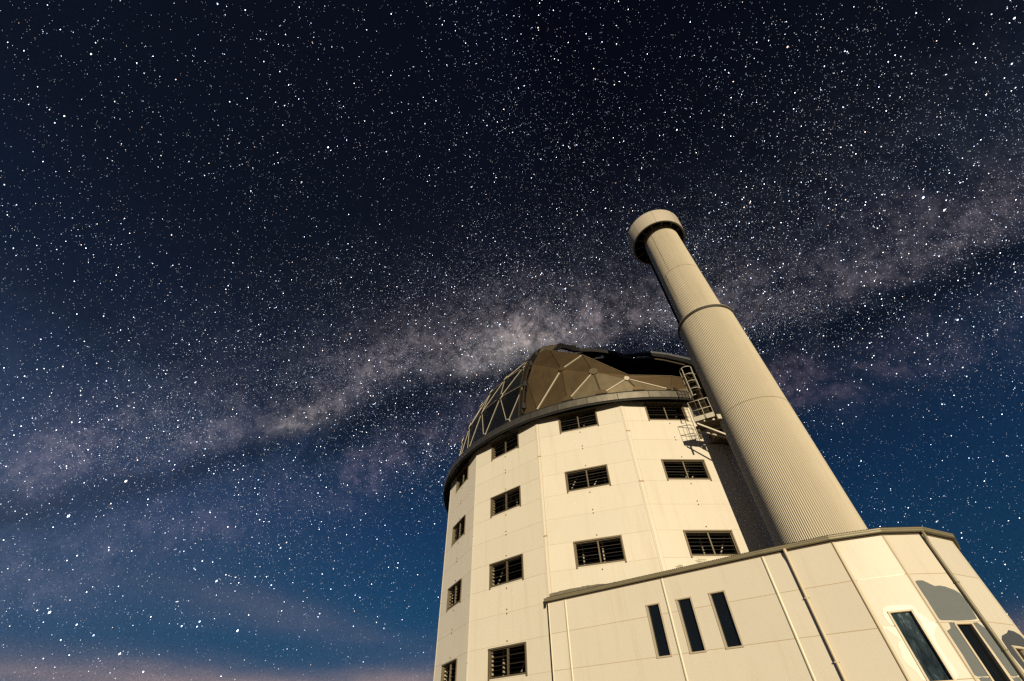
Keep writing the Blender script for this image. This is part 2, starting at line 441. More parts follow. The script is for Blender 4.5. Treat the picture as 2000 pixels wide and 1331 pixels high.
BACK = -0.05
steel_bits = []
def steel_piece():
    steel_bits.append(MB()); return steel_bits[-1]
facets = {}
for k in range(-1, 15):
    fr = Frame(corner(k), corner(k + 1), TC); facets[k] = fr
    if k in (0, 1, 2, 3, 4, -1, 5):
        wins = []
        if k in (0, 1, 2, 3, 4):
            for i, zt in enumerate(WTOP):
                if k == 4 and i > 0: continue
                if k in (2, 3) and i == 3: continue
                wins.append((fr.L / 2 - WW, fr.L / 2 + WW, zt - WH, zt))
                tower_window(fr, fr.L / 2, zt, k * 10 + i)
        for r_ in range(len(seams) - 1):
            z0, z1 = seams[r_] + 0.005, seams[r_ + 1] - 0.005
            hs = [h for h in wins if h[2] > z0 - 0.1 and h[3] < z1 + 0.16 and z0 < (h[2] + h[3]) / 2 < z1]
            hs = [(h[0] + 0.012, h[1] - 0.012, max(h[2] + 0.012, z0 + 0.03), min(h[3] - 0.012, z1 - 0.012)) for h in hs]
            wall_piece(fr, 0.018, fr.L - 0.018, z0, z1, hs, random.uniform(-0.0015, 0.0015), 0.045).build('wall_panel', 'cream', tower)
        # backing sheet behind the joints, with the same openings
        hs = [(h[0] + 0.05, h[1] - 0.05, h[2] + 0.05, h[3] - 0.05) for h in wins]
        us = [0, fr.L / 2 - WW + 0.05, fr.L / 2 + WW - 0.05, fr.L]
        wall_piece(fr, 0.0, fr.L, 0, ZT - 0.01, hs, -0.004, 0.02).build('backing_wall', 'joint', tower)
        # fixing bolts
        if k in (0, 1, 2, 3):
            for i, zt in enumerate(WTOP):
                if k in (2, 3) and i == 3: continue
                zz = [zt - WH - 0.22]
                if i > 0: zz.append(zt + 0.17)
                if i < 3: zz += [zt - WH - 1.10, zt - WH - 1.27]
                for z_ in zz:
                    if k in (2, 3) and z_ < 6.9: continue
                    c0 = fr.p(fr.L / 2 + 0.02, z_, 0.0)
                    MB().tube([c0, c0 + fr.n * 0.035], 0.030, 8).build('bolt', 'bolt', tower)
        # steelwork seen behind the louvres
        for z_ in (WTOP if k in (0, 1, 2, 3) else []):
            for j, uu in enumerate((1.6, 2.8, 3.5)):
                rn = random.Random(k * 31 + j + int(z_ * 7))
                uu += rn.uniform(-0.2, 0.2)
                w_ = -rn.uniform(0.7, 1.3)
                if rn.random() < 0.55:
                    fr.box(steel_piece(), uu - 0.03, uu + 0.03, z_ - 1.2, z_ + 0.1, w_ - 0.05, w_ + 0.03)
                else:
                    steel_piece().bar(fr.p(uu - 0.40, z_ - 1.0, w_), fr.p(uu + 0.3, z_ + 0.1, w_), 0.05, 0.05, fr.n)
    else:
        wall_piece(fr, 0.0, fr.L, 0, ZT, [], 0, 0.05).build('wall_panel', 'cream', tower)
for sb in steel_bits: sb.build('interior_beam', 'steel', tower)
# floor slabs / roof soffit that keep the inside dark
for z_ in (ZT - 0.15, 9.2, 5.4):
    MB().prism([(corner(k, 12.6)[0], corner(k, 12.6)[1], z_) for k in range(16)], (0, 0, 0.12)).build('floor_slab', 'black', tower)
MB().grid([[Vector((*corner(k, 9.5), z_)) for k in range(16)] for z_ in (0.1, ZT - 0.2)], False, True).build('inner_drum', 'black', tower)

# corner trims: long angle strips in lengths with little caps at the joints
for k, breaks in ((0, [0.05, 8.2, ZT - 0.03]), (1, [0.05, 4.7, 10.4, ZT - 0.03]), (2, [6.3, 9.1, 13.4, ZT - 0.03]), (3, [6.5, 11.0, 13.9, ZT - 0.03])):
    fr = facets[k]; fl = facets[k - 1]
    for a, b in zip(breaks[:-1], breaks[1:]):
        mb = MB()
        wd = 0.05 if k < 2 else (0.13 if k == 2 else 0.17)
        fr.box(mb, -0.01, wd, a + 0.012, b - 0.012, 0.0, 0.018)
        fl.box(mb, fl.L - 0.05, fl.L + 0.01, a + 0.012, b - 0.012, 0.0, 0.017)
        mb.build('corner_trim', 'cream', tower)
        if k >= 2:
            ed = MB(); fr.box(ed, wd, wd + 0.012, a, b, -0.001, 0.010); fr.box(ed, 0.0, 0.010, a, b, 0.0, 0.022)
            ed.build('trim_edge', 'lapline', tower)
            if b < ZT - 0.1:
                cpb = MB(); fr.box(cpb, -0.03, wd + 0.03, b - 0.03, b + 0.03, 0.0, 0.03); cpb.build('trim_clip', 'lapline', tower)
for k in range(0, 6):
    fr = facets[k]; mb = MB(); fr.box(mb, 0.02, fr.L - 0.02, ZT - 0.055, ZT + 0.03, -0.01, 0.03)
    mb.build('eave_trim', 'trim', tower)
# lichen stains low on the right-hand facet
def patch(fr, pts, w, th, name, m_, parent):
    bm = bmesh.new()
    vs = [bm.verts.new(fr.p(u_, z_, w + th)) for u_, z_ in pts]
    f_ = bm.faces.new(vs)
    r_ = bmesh.ops.extrude_face_region(bm, geom=[f_])
    for v_ in [e for e in r_['geom'] if isinstance(e, bmesh.types.BMVert)]: v_.co -= fr.n * th
    bmesh.ops.triangulate(bm, faces=bm.faces[:]); bmesh.ops.recalc_face_normals(bm, faces=bm.faces)
    me = bpy.data.meshes.new(name); bm.to_mesh(me); bm.free(); me.materials.append(M[m_])
    o = bpy.data.objects.new(name, me); COL.objects.link(o); o.parent = parent; o.matrix_parent_inverse = parent_world(parent).inverted()
    return o
def ragged(pts, n=3, amp=0.02, seed=1):
    rn = random.Random(seed); out = []
    for i, a in enumerate(pts):
        b = pts[(i + 1) % len(pts)]
        for j in range(n):
            t_ = j / n
            out.append((a[0] + (b[0] - a[0]) * t_ + (rn.uniform(-amp, amp) if j else 0), a[1] + (b[1] - a[1]) * t_ + (rn.uniform(-amp, amp) if j else 0)))
    return out
for i, pts in enumerate(([(0.58, 7.13), (0.80, 7.22), (0.95, 7.19), (0.90, 7.13), (0.98, 7.09), (0.75, 7.05)],
                         [(1.60, 7.44), (2.05, 7.43), (2.07, 7.41), (1.75, 7.40)], [(1.50, 7.37), (2.05, 7.37), (1.95, 7.34), (1.62, 7.31)],
                         [(1.62, 7.29), (1.85, 7.28), (1.75, 7.26)])):
    patch(facets[3], ragged(pts, 3, 0.012, i), 0.002, 0.004, 'lichen_stain', 'lichen', tower)

# ------------------------------------------------------------------ dome
DZ = 14.6 + EYE; DR = 12.8
dome = thing('telescope_dome', (TC[0], TC[1], ZT), 'geodesic metal observatory dome with open shutter on a dark ring beam', 'dome')
def sph(azd, eld, r_=DR):
    a, e = R(azd), R(eld)
    return Vector((TC[0] + r_ * math.cos(e) * math.sin(a), TC[1] - r_ * math.cos(e) * math.cos(a), DZ + r_ * math.sin(e)))
DCEN = Vector((TC[0], TC[1], DZ))
def cyl_rows(prof, n=96):
    return [[Vector((TC[0] + r_ * math.sin(2 * PI * k / n), TC[1] - r_ * math.cos(2 * PI * k / n), z_)) for k in range(n)] for r_, z_ in prof]
# ring beam : separate curved plates on a dark skirt
MB().grid(cyl_rows([(12.95, ZT + 0.04), (13.30, ZT - 0.03), (13.42, 14.0 + EYE), (13.42, 14.12 + EYE), (13.3, 14.14 + EYE), (13.28, 14.60 + EYE), (12.6, 14.62 + EYE)]), False, True).build('ring_skirt', 'darkmetal', dome)
NP = 48
for k in range(NP):
    a0, a1 = 2 * PI * (k + 0.008) / NP, 2 * PI * (k + 0.992) / NP
    rows = []
    for r_, z_ in ((13.32, 14.13), (13.46, 14.13), (13.46, 14.55), (13.38, 14.60), (13.30, 14.60)):
        rows.append([Vector((TC[0] + r_ * math.sin(a), TC[1] - r_ * math.cos(a), z_ + EYE)) for a in [a0 + (a1 - a0) * j / 3 for j in range(4)]])
    mb = MB().grid(rows, False); mb.face([r_[0] for r_ in rows]); mb.face([r_[-1] for r_ in rows])
    mb.build('ring_plate', 'ring', dome)

def tri_panel(pts, mname, r_in=0.05, inset=0.035, name='shell_panel', label=None):
    P = [Vector(p) for p in pts]; c = sum(P, Vector()) / len(P)
    n = Vector()
    for i in range(len(P)):
        a, b = P[i] - c, P[(i + 1) % len(P)] - c; n += a.cross(b)
    n.normalize()
    if n.dot(c - DCEN) < 0: n = -n
    Q = [p + (c - p).normalized() * inset for p in P]
    mb = MB(); mb.face(Q)
    Bk = [p - n * r_in for p in Q]; mb.face(Bk[::-1])
    for i in range(len(P)):
        j = (i + 1) % len(P); mb.face([Q[i], Q[j], Bk[j], Bk[i]])
    return mb.build(name, mname, dome, label)
def strut(a, b, mname='strut', w=0.05, lift=0.03, t0=0.0, t1=1.0, name='strut', h=0.06):
    a, b = Vector(a), Vector(b); mid = (a + b) / 2; rd = (mid - DCEN).normalized()
    p, q_ = a + (b - a) * t0 + rd * lift, a + (b - a) * t1 + rd * lift
    return MB().bar(p, q_, w, h, rd).build(name, mname, dome)
def hub(c, r_=0.30, mname='strut', h=0.05):
    rd = (c - DCEN).normalized(); return MB().tube([c + rd * 0.01, c + rd * (0.05 + h)], r_, 14).build('hub', mname, dome)

# -- main shell: staggered rings of triangles from az -34.5 leftwards right round to az 47
AZ0, AZ1 = -34.5, -313.0
rings = [2.0, 15.5, 29.0, 42.0, 55.0, 67.0]
offs = [5.3, 10.2, 3.6, 8.6, 3.0, 0.0]
ringv = []
for j, e in enumerate(rings):
    step = 10.3 if e < 50 else 15.0
    a = [AZ0]; x = AZ0 - offs[j]
    if offs[j] < 0.5: x = AZ0 - step
    while x > AZ1 + 3.5: a.append(x); x -= step
    a.append(AZ1); ringv.append([(z_, e) for z_ in a])
tris = []
for j in range(len(rings) - 1):
    A, B = ringv[j], ringv[j + 1]; i = k = 0
    while i < len(A) - 1 or k < len(B) - 1:
        if k >= len(B) - 1 or (i < len(A) - 1 and A[i + 1][0] >= B[k + 1][0]):
            tris.append((A[i], A[i + 1], B[k])); i += 1
        else:
            tris.append((B[k + 1], B[k], A[i])); k += 1
# cap
capr = [67.0, 73.5, 78.5]
def caprow(e, n=24): return [(AZ0 - 15.0 * i, e) for i in range(n)]
top = [(a, e) for a, e in ringv[-1]]
op = [(40.0, 68.5), (26.0, 69.5), (10.0, 70.0), (-4.0, 69.5), (-18.0, 69.5)]       # edge of the opening
ring_a = [(a, e) for a, e in op] + top
ring_b = [(22.9, 74.7), (14.6, 73.7), (0.0, 74.0), (-16.0, 73.0)] + [(-30.0 - 14.5 * i, 73.5) for i in range(21)]
ring_c = [(-3.2, 77.7)] + [(-18.0 - 15.5 * i, 78.5) for i in range(21)]
def weave(A, B):
    out = []; i = k = 0
    A = A + [(A[0][0] - 360, A[0][1])]; B = B + [(B[0][0] - 360, B[0][1])]
    while i < len(A) - 1 or k < len(B) - 1:
        if k >= len(B) - 1 or (i < len(A) - 1 and A[i + 1][0] >= B[k + 1][0]):
            out.append((A[i], A[i + 1], B[k])); i += 1
        else:
            out.append((B[k + 1], B[k], A[i])); k += 1
    return out
cap = weave(ring_a, ring_b)
cap += weave(ring_b, ring_c)[1:]              # the first triangle is left open: sky shows through it
for i in range(len(ring_c)):
    cap.append((ring_c[i], ring_c[(i + 1) % len(ring_c)], (0, 90)))
for t_ in tris: tri_panel([sph(a, e) for a, e in t_], 'aluminium', 0.10)
for t_ in cap: tri_panel([sph(a, e) for a, e in t_], 'darkmetal', 0.10, 0.0)
# struts on edges of the lower rings, hubs where they meet
seen = set()
for t_ in tris:
    for a, b in ((t_[0], t_[1]), (t_[1], t_[2]), (t_[0], t_[2])):
        key = tuple(sorted((a, b)))
        if key in seen or a[0] < -150 or b[0] < -150: continue
        seen.add(key)
        if a[1] == b[1] and a[1] < 5: continue
        if a[0] == b[0] == AZ0: continue
        strut(sph(*a), sph(*b), 'strut', 0.030 if a[1] != b[1] else 0.022, 0.012, h=0.03)
for rv_ in ringv[:4]:
    for a, e in rv_:
        if -150 < a < AZ0 - 1: hub(sph(a, e), 0.26, 'darkmetal', 0.02); 
for rv_ in ringv[:3]:
    for a, e in rv_:
        if -110 < a < AZ0 - 1:
            c_ = sph(a, e); rd = (c_ - DCEN).normalized(); x_ = rd.cross(Z).normalized(); y_ = rd.cross(x_)
            # plate with a bright bent rim
            MB().tube([c_ + rd * 0.06 + (x_ * math.cos(R(q2)) + y_ * math.sin(R(q2))) * 0.30 for q2 in range(100, 281, 15)], 0.028, 6).build('hub_rim', 'strut', dome)

# -- weathered shutter in front, a little larger in radius than the shell
SR = 13.3
S = {k_: sph(a, e, SR) for k_, (a, e) in dict(
    L0=(-32.2, 0.6), L1=(-31.3, 12.7), L2=(-30.6, 21.1), L3=(-29.6, 28.7), K0=(-29.9, 35.3), K1=(-22.5, 30.6), T0=(-24.4, 26.6),
    L4=(-27.0, 29.6), T1=(-13.9, 17.6), T3=(-3.2, 6.0), H1=(-20.5, 12.8), H2=(-11.9, 8.8), H3=(-4.0, 4.7), B1=(-28.3, 0.6), B2=(-19.8, 0.6),
    B3=(-11.1, 0.6), B4=(-1.9, 0.6), B5=(6.6, 0.6), B6=(22.0, 0.6), T4=(7.9, 5.6), T5=(22.0, 5.6)).items()}
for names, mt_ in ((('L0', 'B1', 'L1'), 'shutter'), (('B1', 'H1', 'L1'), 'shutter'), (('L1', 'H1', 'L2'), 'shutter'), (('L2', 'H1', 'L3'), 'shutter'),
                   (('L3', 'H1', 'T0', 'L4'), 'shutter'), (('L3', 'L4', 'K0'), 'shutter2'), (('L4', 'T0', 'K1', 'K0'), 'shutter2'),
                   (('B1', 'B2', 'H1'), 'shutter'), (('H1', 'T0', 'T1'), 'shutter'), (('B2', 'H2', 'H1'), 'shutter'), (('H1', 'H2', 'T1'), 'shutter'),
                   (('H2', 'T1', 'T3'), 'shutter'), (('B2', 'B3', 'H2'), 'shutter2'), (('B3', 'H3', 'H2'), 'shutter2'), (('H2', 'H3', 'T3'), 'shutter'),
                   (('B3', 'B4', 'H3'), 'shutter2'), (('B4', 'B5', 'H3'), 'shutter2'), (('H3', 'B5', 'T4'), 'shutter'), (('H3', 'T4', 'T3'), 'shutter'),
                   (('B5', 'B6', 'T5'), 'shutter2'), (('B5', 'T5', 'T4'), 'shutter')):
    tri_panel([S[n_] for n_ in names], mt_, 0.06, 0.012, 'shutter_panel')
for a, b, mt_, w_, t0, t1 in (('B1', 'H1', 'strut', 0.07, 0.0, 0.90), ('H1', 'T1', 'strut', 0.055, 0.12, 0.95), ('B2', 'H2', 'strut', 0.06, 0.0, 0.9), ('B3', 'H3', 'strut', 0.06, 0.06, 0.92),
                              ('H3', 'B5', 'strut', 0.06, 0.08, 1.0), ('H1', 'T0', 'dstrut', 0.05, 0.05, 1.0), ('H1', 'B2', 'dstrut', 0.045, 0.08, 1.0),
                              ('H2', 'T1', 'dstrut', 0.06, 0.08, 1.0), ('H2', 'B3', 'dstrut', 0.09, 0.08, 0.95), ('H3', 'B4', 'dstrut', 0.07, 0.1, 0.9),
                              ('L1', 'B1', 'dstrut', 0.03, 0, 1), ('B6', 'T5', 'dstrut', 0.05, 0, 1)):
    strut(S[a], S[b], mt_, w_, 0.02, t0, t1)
hub(S['H2'], 0.27, 'shutter2', 0.03); hub(S['H3'], 0.16, 'strut', 0.03); hub(S['H1'], 0.2, 'shutter', 0.02)
for n_ in ('B3', 'B4', 'B5', 'B2'):
    c_ = S[n_]; rd = (c_ - DCEN).normalized(); x_ = rd.cross(Z).normalized()
    poly = [c_ + rd * 0.02 + x_ * 0.34 * math.cos(R(q2)) + Z * 0.30 * math.sin(R(q2)) for q2 in range(0, 181, 20)]
    MB().prism(poly, rd * 0.05).build('hub_plate', 'shutter', dome)
# lip along the upper edge of the shutter and dark folding flange above it
for a, b in (('T0', 'T1'), ('T1', 'T3'), ('T3', 'T4'), ('T4', 'T5'), ('K0', 'K1')):
    strut(S[a], S[b], 'shutter2', 0.04, 0.0, name='shutter_lip')
# kerb between shutter and ring
MB().grid([[Vector((TC[0] + r_ * math.sin(R(a)), TC[1] - r_ * math.cos(R(a)), z_ + EYE)) for a in range(-36, 27, 3)] for r_, z_ in ((13.36, 14.60), (13.36, 14.70), (13.15, 14.72))], False).build('shutter_kerb', 'darkmetal', dome)

def arch(az_pts, mname, w_, h_, r_, name):
    P = [sph(a, e, r_) for a, e in az_pts]
    mb = MB()
    for a, b in zip(P[:-1], P[1:]): mb.bar(a, b, w_, h_, ((a + b) / 2 - DCEN).normalized())
    return mb.build(name, mname, dome)
arch([(-33.6, 1), (-33.3, 8), (-33.2, 15.5), (-33.3, 22), (-33.6, 29), (-34.0, 36), (-33.5, 42), (-32.0, 50), (-28, 58), (-20, 66)], 'darkmetal', 0.16, 0.34, 13.0, 'arch_rail')
arch([(-34.6, 1), (-34.4, 8), (-34.4, 15.5), (-34.6, 22), (-34.9, 29)], 'dstrut', 0.05, 0.10, 13.1, 'arch_rail')
arch([(-32.7, 1), (-32.3, 8), (-32.0, 15.5), (-31.6, 22)], 'dstrut', 0.04, 0.10, 13.32, 'arch_rail')
for a, e in ((-32.0, 3.2), (-31.9, 11.6), (-31.0, 21.5), (-30.2, 28.4)):
    MB().box(sph(a, e, 13.36), ((sph(a, e) - DCEN).normalized(), Vector((1, 0, 0)), Z), (0.05, 0.10, 0.20)).build('shutter_bracket', 'darkmetal', dome)
arch([(-25.5, 31), (-25.3, 38), (-25.4, 46), (-25.5, 55), (-24, 62), (-18, 66.5)], 'darkmetal', 0.30, 0.40, 12.75, 'arch_rail')
# right-hand edge of the opening with its pale rim
arch([(47, 2), (47.5, 16), (47.6, 29), (47.6, 42), (46, 51), (43, 58), (41.6, 63), (40.0, 68.5), (26, 69.5), (10, 70), (-4, 69), (-18, 66.5)], 'darkmetal', 0.22, 0.30, 12.72, 'opening_edge')
arch([(47.6, 36), (47.6, 42), (46, 51), (43.0, 58), (41.9, 62.0)], 'greyrim', 0.10, 0.16, 12.98, 'opening_rim')
arch([(44.5, 40), (43.5, 50), (41, 57), (38, 63), (30, 66)], 'link', 0.14, 0.10, 12.2, 'inner_rail')
# inner lining so that the inside of the dome stays dark
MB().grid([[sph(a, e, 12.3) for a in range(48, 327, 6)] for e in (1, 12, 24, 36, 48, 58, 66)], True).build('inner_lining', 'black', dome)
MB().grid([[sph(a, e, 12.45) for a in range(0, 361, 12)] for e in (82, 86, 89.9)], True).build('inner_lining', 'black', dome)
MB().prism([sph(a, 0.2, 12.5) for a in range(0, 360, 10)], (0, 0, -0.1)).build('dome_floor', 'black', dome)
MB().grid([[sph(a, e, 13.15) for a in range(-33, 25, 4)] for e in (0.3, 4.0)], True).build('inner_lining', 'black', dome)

# ------------------------------------------------------------------ alignment tower (corrugated shaft)
SAZ, SD = R(34.85), 21.0
SX, SY = math.sin(SAZ) * SD, math.cos(SAZ) * SD
R1, R2 = SD * math.sin(R(4.40)), 1.280
shaft = thing('alignment_tower', (SX, SY, 0), 'tall round corrugated cream shaft with a drum-shaped head beside the dome', 'tower')
def corr(ra, rb, z0, z1, nw, amp, cx=SX, cy=SY, seg=8):
    n = nw * seg; rows = []
    for z_, r_ in ((z0, ra), (z1, rb)):
        rows.append([Vector((cx + (r_ + amp * math.cos(2 * PI * k / seg)) * math.cos(2 * PI * k / n), cy + (r_ + amp * math.cos(2 * PI * k / seg)) * math.sin(2 * PI * k / n), z_)) for k in range(n)])
    return MB().grid(rows, True, True)
ZC = 18.38 + EYE; ZH = 28.08 + EYE; ZHT = 29.72 + EYE
ZS1 = 11.64 + EYE; ZS2 = 23.13 + EYE
corr(R1, R1, 0, ZS1 - 0.004, 132, 0.015).build('cladding_section', 'clad', shaft)
corr(R1, R1, ZS1 + 0.004, ZC, 132, 0.015).build('cladding_section', 'clad', shaft)
corr(R2 + 0.02, R2, ZC, ZS2 - 0.004, 104, 0.0145).build('cladding_section', 'clad', shaft)
corr(R2, R2 - 0.02, ZS2 + 0.004, ZH + 0.75, 104, 0.0145).build('cladding_section', 'clad', shaft)
def ringm(ra, rb, z0, z1, n=72, cx=SX, cy=SY, a0=0.0, a1=2 * PI):
    P = lambda r_, z_: [Vector((cx + r_ * math.cos(a0 + (a1 - a0) * k / n), cy + r_ * math.sin(a0 + (a1 - a0) * k / n), z_)) for k in range(n + (0 if a1 - a0 > 6.28 else 1))]
    cl = a1 - a0 > 6.28
    mb = MB().grid([P(ra, z0), P(rb, z0), P(rb, z1), P(ra, z1), P(ra, z0)], False, cl)
    if not cl:
        for k in (0, -1): mb.face([P(ra, z0)[k], P(rb, z0)[k], P(rb, z1)[k], P(ra, z1)[k]])
    return mb
ringm(R1 - 0.05, R1 + 0.012, ZS1 - 0.012, ZS1 + 0.012).build('lap_seam', 'seam', shaft)
ringm(R2 - 0.05, R2 + 0.012, ZS2 - 0.010, ZS2 + 0.010).build('lap_seam', 'seam', shaft)
ringm(R2 - 0.02, R1 + 0.085, ZC + 0.002, ZC + 0.035).build('collar', 'clad', shaft)
ringm(R1 + 0.02, R1 + 0.08, ZC - 0.13, ZC).build('collar_band', 'collar', shaft)
# vertical laps
def shaft_pt(nazd, r_, z_):      # nazd = compass azimuth of the outward normal
    a = R(nazd); return Vector((SX + r_ * math.sin(a), SY + r_ * math.cos(a), z_))
for azn, r_, z0, z1 in ((233, R2 + 0.005, ZS2, ZH + 0.4), (251, R2 + 0.01, ZC, ZS2)):
    MB().bar(shaft_pt(azn, r_, z0), shaft_pt(azn, r_, z1), 0.012, 0.016, (math.sin(R(azn)), math.cos(R(azn)), 0)).build('vertical_lap', 'seam', shaft)
# cable duct up the shaded side
for a_, w_ in ((300, 0.16), (309, 0.10)):
    MB().bar(shaft_pt(a_, R2 + 0.08, ZC + 0.1), shaft_pt(a_, R2 + 0.08, ZH + 0.6), w_, 0.13, (math.sin(R(a_)), math.cos(R(a_)), 0)).build('cable_duct', 'darkmetal', shaft)
# drum head
HAZ = R(34.25); HX, HY = math.sin(HAZ) * (SD + 0.0), math.cos(HAZ) * (SD + 0.0)
nh = 8
for k in range(nh):
    a0 = 2 * PI * (k + 0.045) / nh + R(12); a1 = 2 * PI * (k + 0.955 + 0.036) / nh + R(12)
    a0 = 2 * PI * k / nh + R(-63); a1 = 2 * PI * (k + 1) / nh + R(-63) - 0.008
    seg = 12; rows = []
    for r_, z_ in ((1.89, ZH + 0.02), (2.00, ZH), (2.015, ZH + 0.03), (2.06, ZH + 0.8), (2.09, ZHT - 0.05), (2.06, ZHT), (1.93, ZHT)):
        rows.append([Vector((HX + r_ * math.cos(a), HY + r_ * math.sin(a), z_)) for a in [a0 + (a1 - a0) * j / seg for j in range(seg + 1)]])
    MB().grid(rows, True).build('head_panel', 'clad2', shaft)
ringm(0.4, 1.93, ZHT - 0.25, ZHT - 0.02, 48, HX, HY).build('head_roof', 'clad2', shaft)
MB().grid([[Vector((HX + r_ * math.cos(2 * PI * k / 48), HY + r_ * math.sin(2 * PI * k / 48), z_)) for k in range(48)] for r_, z_ in ((1.93, ZH + 0.06), (1.93, ZHT - 0.3))], True, True).build('head_lining', 'darkmetal', shaft)
ringm(1.1, 1.92, ZH + 0.70, ZH + 0.76, 48, HX, HY).build('head_floor', 'black', shaft)
for k in range(14):
    a = 2 * PI * (k + 0.3) / 14
    dv = Vector((math.cos(a), math.sin(a), 0))
    MB().bar(Vector((HX, HY, ZH + 0.20)) + dv * 1.22, Vector((HX, HY, ZH + 0.10)) + dv * 1.90, 0.014, 0.05).build('head_bracket', 'galv', shaft)

# ------------------------------------------------------------------ annex
INS = (11.9, 18.5)
AP = [(1.227, 20.833), (8.436, 15.482), (10.218, 14.287), (11.55, 13.757), (12.85, 13.774), (14.26, 14.44), (15.28, 15.55), (15.85, 16.95), (15.85, 18.5), (15.55, 21.6)]
ZA = 4.675 + EYE
annex = thing('annex_building', (11.0, 16.5, 0), 'low cream panelled annex with brown gutter and narrow tall windows around the shaft', 'building')
AF = [Frame(AP[i], AP[i + 1], (9.5, 19.0)) for i in range(len(AP) - 1)]
aseams = [0, 1.55, 2.75, 3.95, 5.16, ZA]
WIN = {0: [(4.45, 4.97, 3.95, 5.49), (5.65, 6.19, 3.95, 5.49), (6.86, 7.40, 3.95, 5.49)], 2: [(0.46, 1.04, 2.74, 4.27)], 3: [(0.45, 0.93, 2.36, 3.90)], 4: [(0.56, 1.08, 1.83, 3.37)], 5: [(0.5, 1.02, 1.4, 2.95)]}
SPL = {0: [0, 0.9, 5.30], 1: [0, 0.80], }
for i, fr in enumerate(AF):
    cuts = SPL.get(i, [0]) + [fr.L]
    wins = WIN.get(i, [])
    for r_ in range(len(aseams) - 1):
        z0, z1 = aseams[r_] + 0.009, aseams[r_ + 1] - 0.009
        for ua, ub in zip(cuts[:-1], cuts[1:]):
            hs = []
            for h in wins:
                lo, hi, zl, zh = h[0], h[1], max(h[2], z0), min(h[3], z1)
                if ua < (lo + hi) / 2 < ub and zl < zh - 0.02: hs.append((lo, hi, zl, zh))
            wall_piece(fr, ua + 0.006, ub - 0.006, z0, z1, hs, random.uniform(-0.0015, 0.0015), 0.04, 0.004).build('wall_panel', 'cream', annex)
    wall_piece(fr, 0, fr.L, 0, ZA, [(h[0] + .01, h[1] - .01, h[2] + .01, h[3] - .01) for h in wins], -0.004, 0.02).build('backing_wall', 'joint', annex)
    for j, h in enumerate(wins):
        mb = MB(); fw = 0.05
        pr_ = 0.025
        fr.box(mb, h[0] - 0.02, h[0] + fw - 0.02, h[2], h[3], -0.02, pr_)
        fr.box(mb, h[1] - fw + 0.02, h[1] + 0.02, h[2], h[3], -0.02, pr_)
        fr.box(mb, h[0] - 0.02, h[1] + 0.02, h[3], h[3] + 0.04, -0.02, pr_ + 0.01)
        fr.box(mb, h[0] - 0.02, h[1] + 0.02, h[2] - 0.04, h[2], -0.02, pr_ + 0.01)
        w_ = mb.build('window', 'trim' if i > 0 else 'reveal', annex)
        reveal(fr, (h[0] + 0.03, h[1] - 0.03, h[2], h[3]), -0.02, -0.17).build('reveal', 'reveal', w_)
        pn = MB().face([fr.p(h[0], h[2], -0.15), fr.p(h[1], h[2], -0.15), fr.p(h[1], h[3], -0.15), fr.p(h[0], h[3], -0.15)]) if False else MB()
        fr.box(pn, h[0], h[1], h[2], h[3], -0.095, -0.08)
        pn.build('pane', 'glassrefl' if i == 2 else 'glass', w_)
    # gutter: a trough per bay
    e0, e1 = (-0.03 if i else -0.10), fr.L + (0.028 if i < 5 else 0)
    gb = MB()
    prof = [(0.015, 0.05), (0.11, 0.045), (0.15, 0.07), (0.155, 0.115), (0.168, 0.13), (0.168, 0.165), (0.158, 0.17), (0.145, 0.10), (0.02, 0.10)]
    gb.grid([[fr.p(u_, ZA + zz, ww) for ww, zz in prof] for u_ in (e0, e1)], False)
    gb.face([fr.p(e0, ZA + zz, ww) for ww, zz in prof[:7]] + [fr.p(e0, ZA + 0.16, 0.02)])
    gb.face([fr.p(e1, ZA + zz, ww) for ww, zz in prof[:7]] + [fr.p(e1, ZA + 0.16, 0.02)])
    gb.build('gutter', 'gutter', annex)
    fb = MB(); fr.box(fb, e0 + 0.03, e1 - 0.01, ZA + 0.002, ZA + 0.165, 0.002, 0.018); fb.build('fascia_board', 'core', annex)
    # wavy edge of the roof sheet lapping over the gutter
    nwv = max(3, int(fr.L / 0.076)); rr = [[], [], [], []]
    for k in range(nwv * 4 + 1):
        u_ = fr.L * k / (nwv * 4); wv = 0.011 * math.cos(PI * k / 2)
        for rw, (ww, zz) in zip(rr, ((0.125, 0.186), (0.125, 0.196), (-0.6, 0.27), (-0.6, 0.26))): rw.append(fr.p(u_, ZA + zz + wv, ww))
    MB().grid(rr, True).build('roof_sheet', 'roof', annex)
# flat roof behind
rp = [Vector((x, y, ZA + 0.16)) for x, y in AP] + [Vector((*corner(5, 12.9), ZA + 0.16)), Vector((*corner(4, 12.7), ZA + 0.16)), Vector((*corner(3, 12.7), ZA + 0.16)), Vector((*corner(2, 12.8), ZA + 0.16))]
cpt = Vector((10, 18.2, ZA + 0.22)); rb = MB()
for i in range(len(rp)): rb.face([rp[i], rp[(i + 1) % len(rp)], cpt])
rb.build('roof', 'roof', annex)
# flashing where the roof meets the observatory wall
for k in (2, 3, 4):
    fr = facets[k]
    pts = [(0.03 if k == 2 else 0, ZA + 0.12)]
    tops = [(0.03, 6.60), (0.11, 6.64), (0.68, 6.70), (1.38, 6.745), (1.79, 6.78), (2.44, 6.77), (2.69, 6.755), (3.25, 6.79), (4.08, 6.83), (5.07, 6.87)] if k == 2 else [(0, 6.87), (fr.L, 6.87)]
    pts = [(tops[0][0], ZA + 0.12), (tops[-1][0], ZA + 0.12)] + ragged(tops[::-1], 4, 0.012, k)[:-3]
    patch(fr, pts, 0.004, 0.02, 'wall_flashing', 'flash', annex)
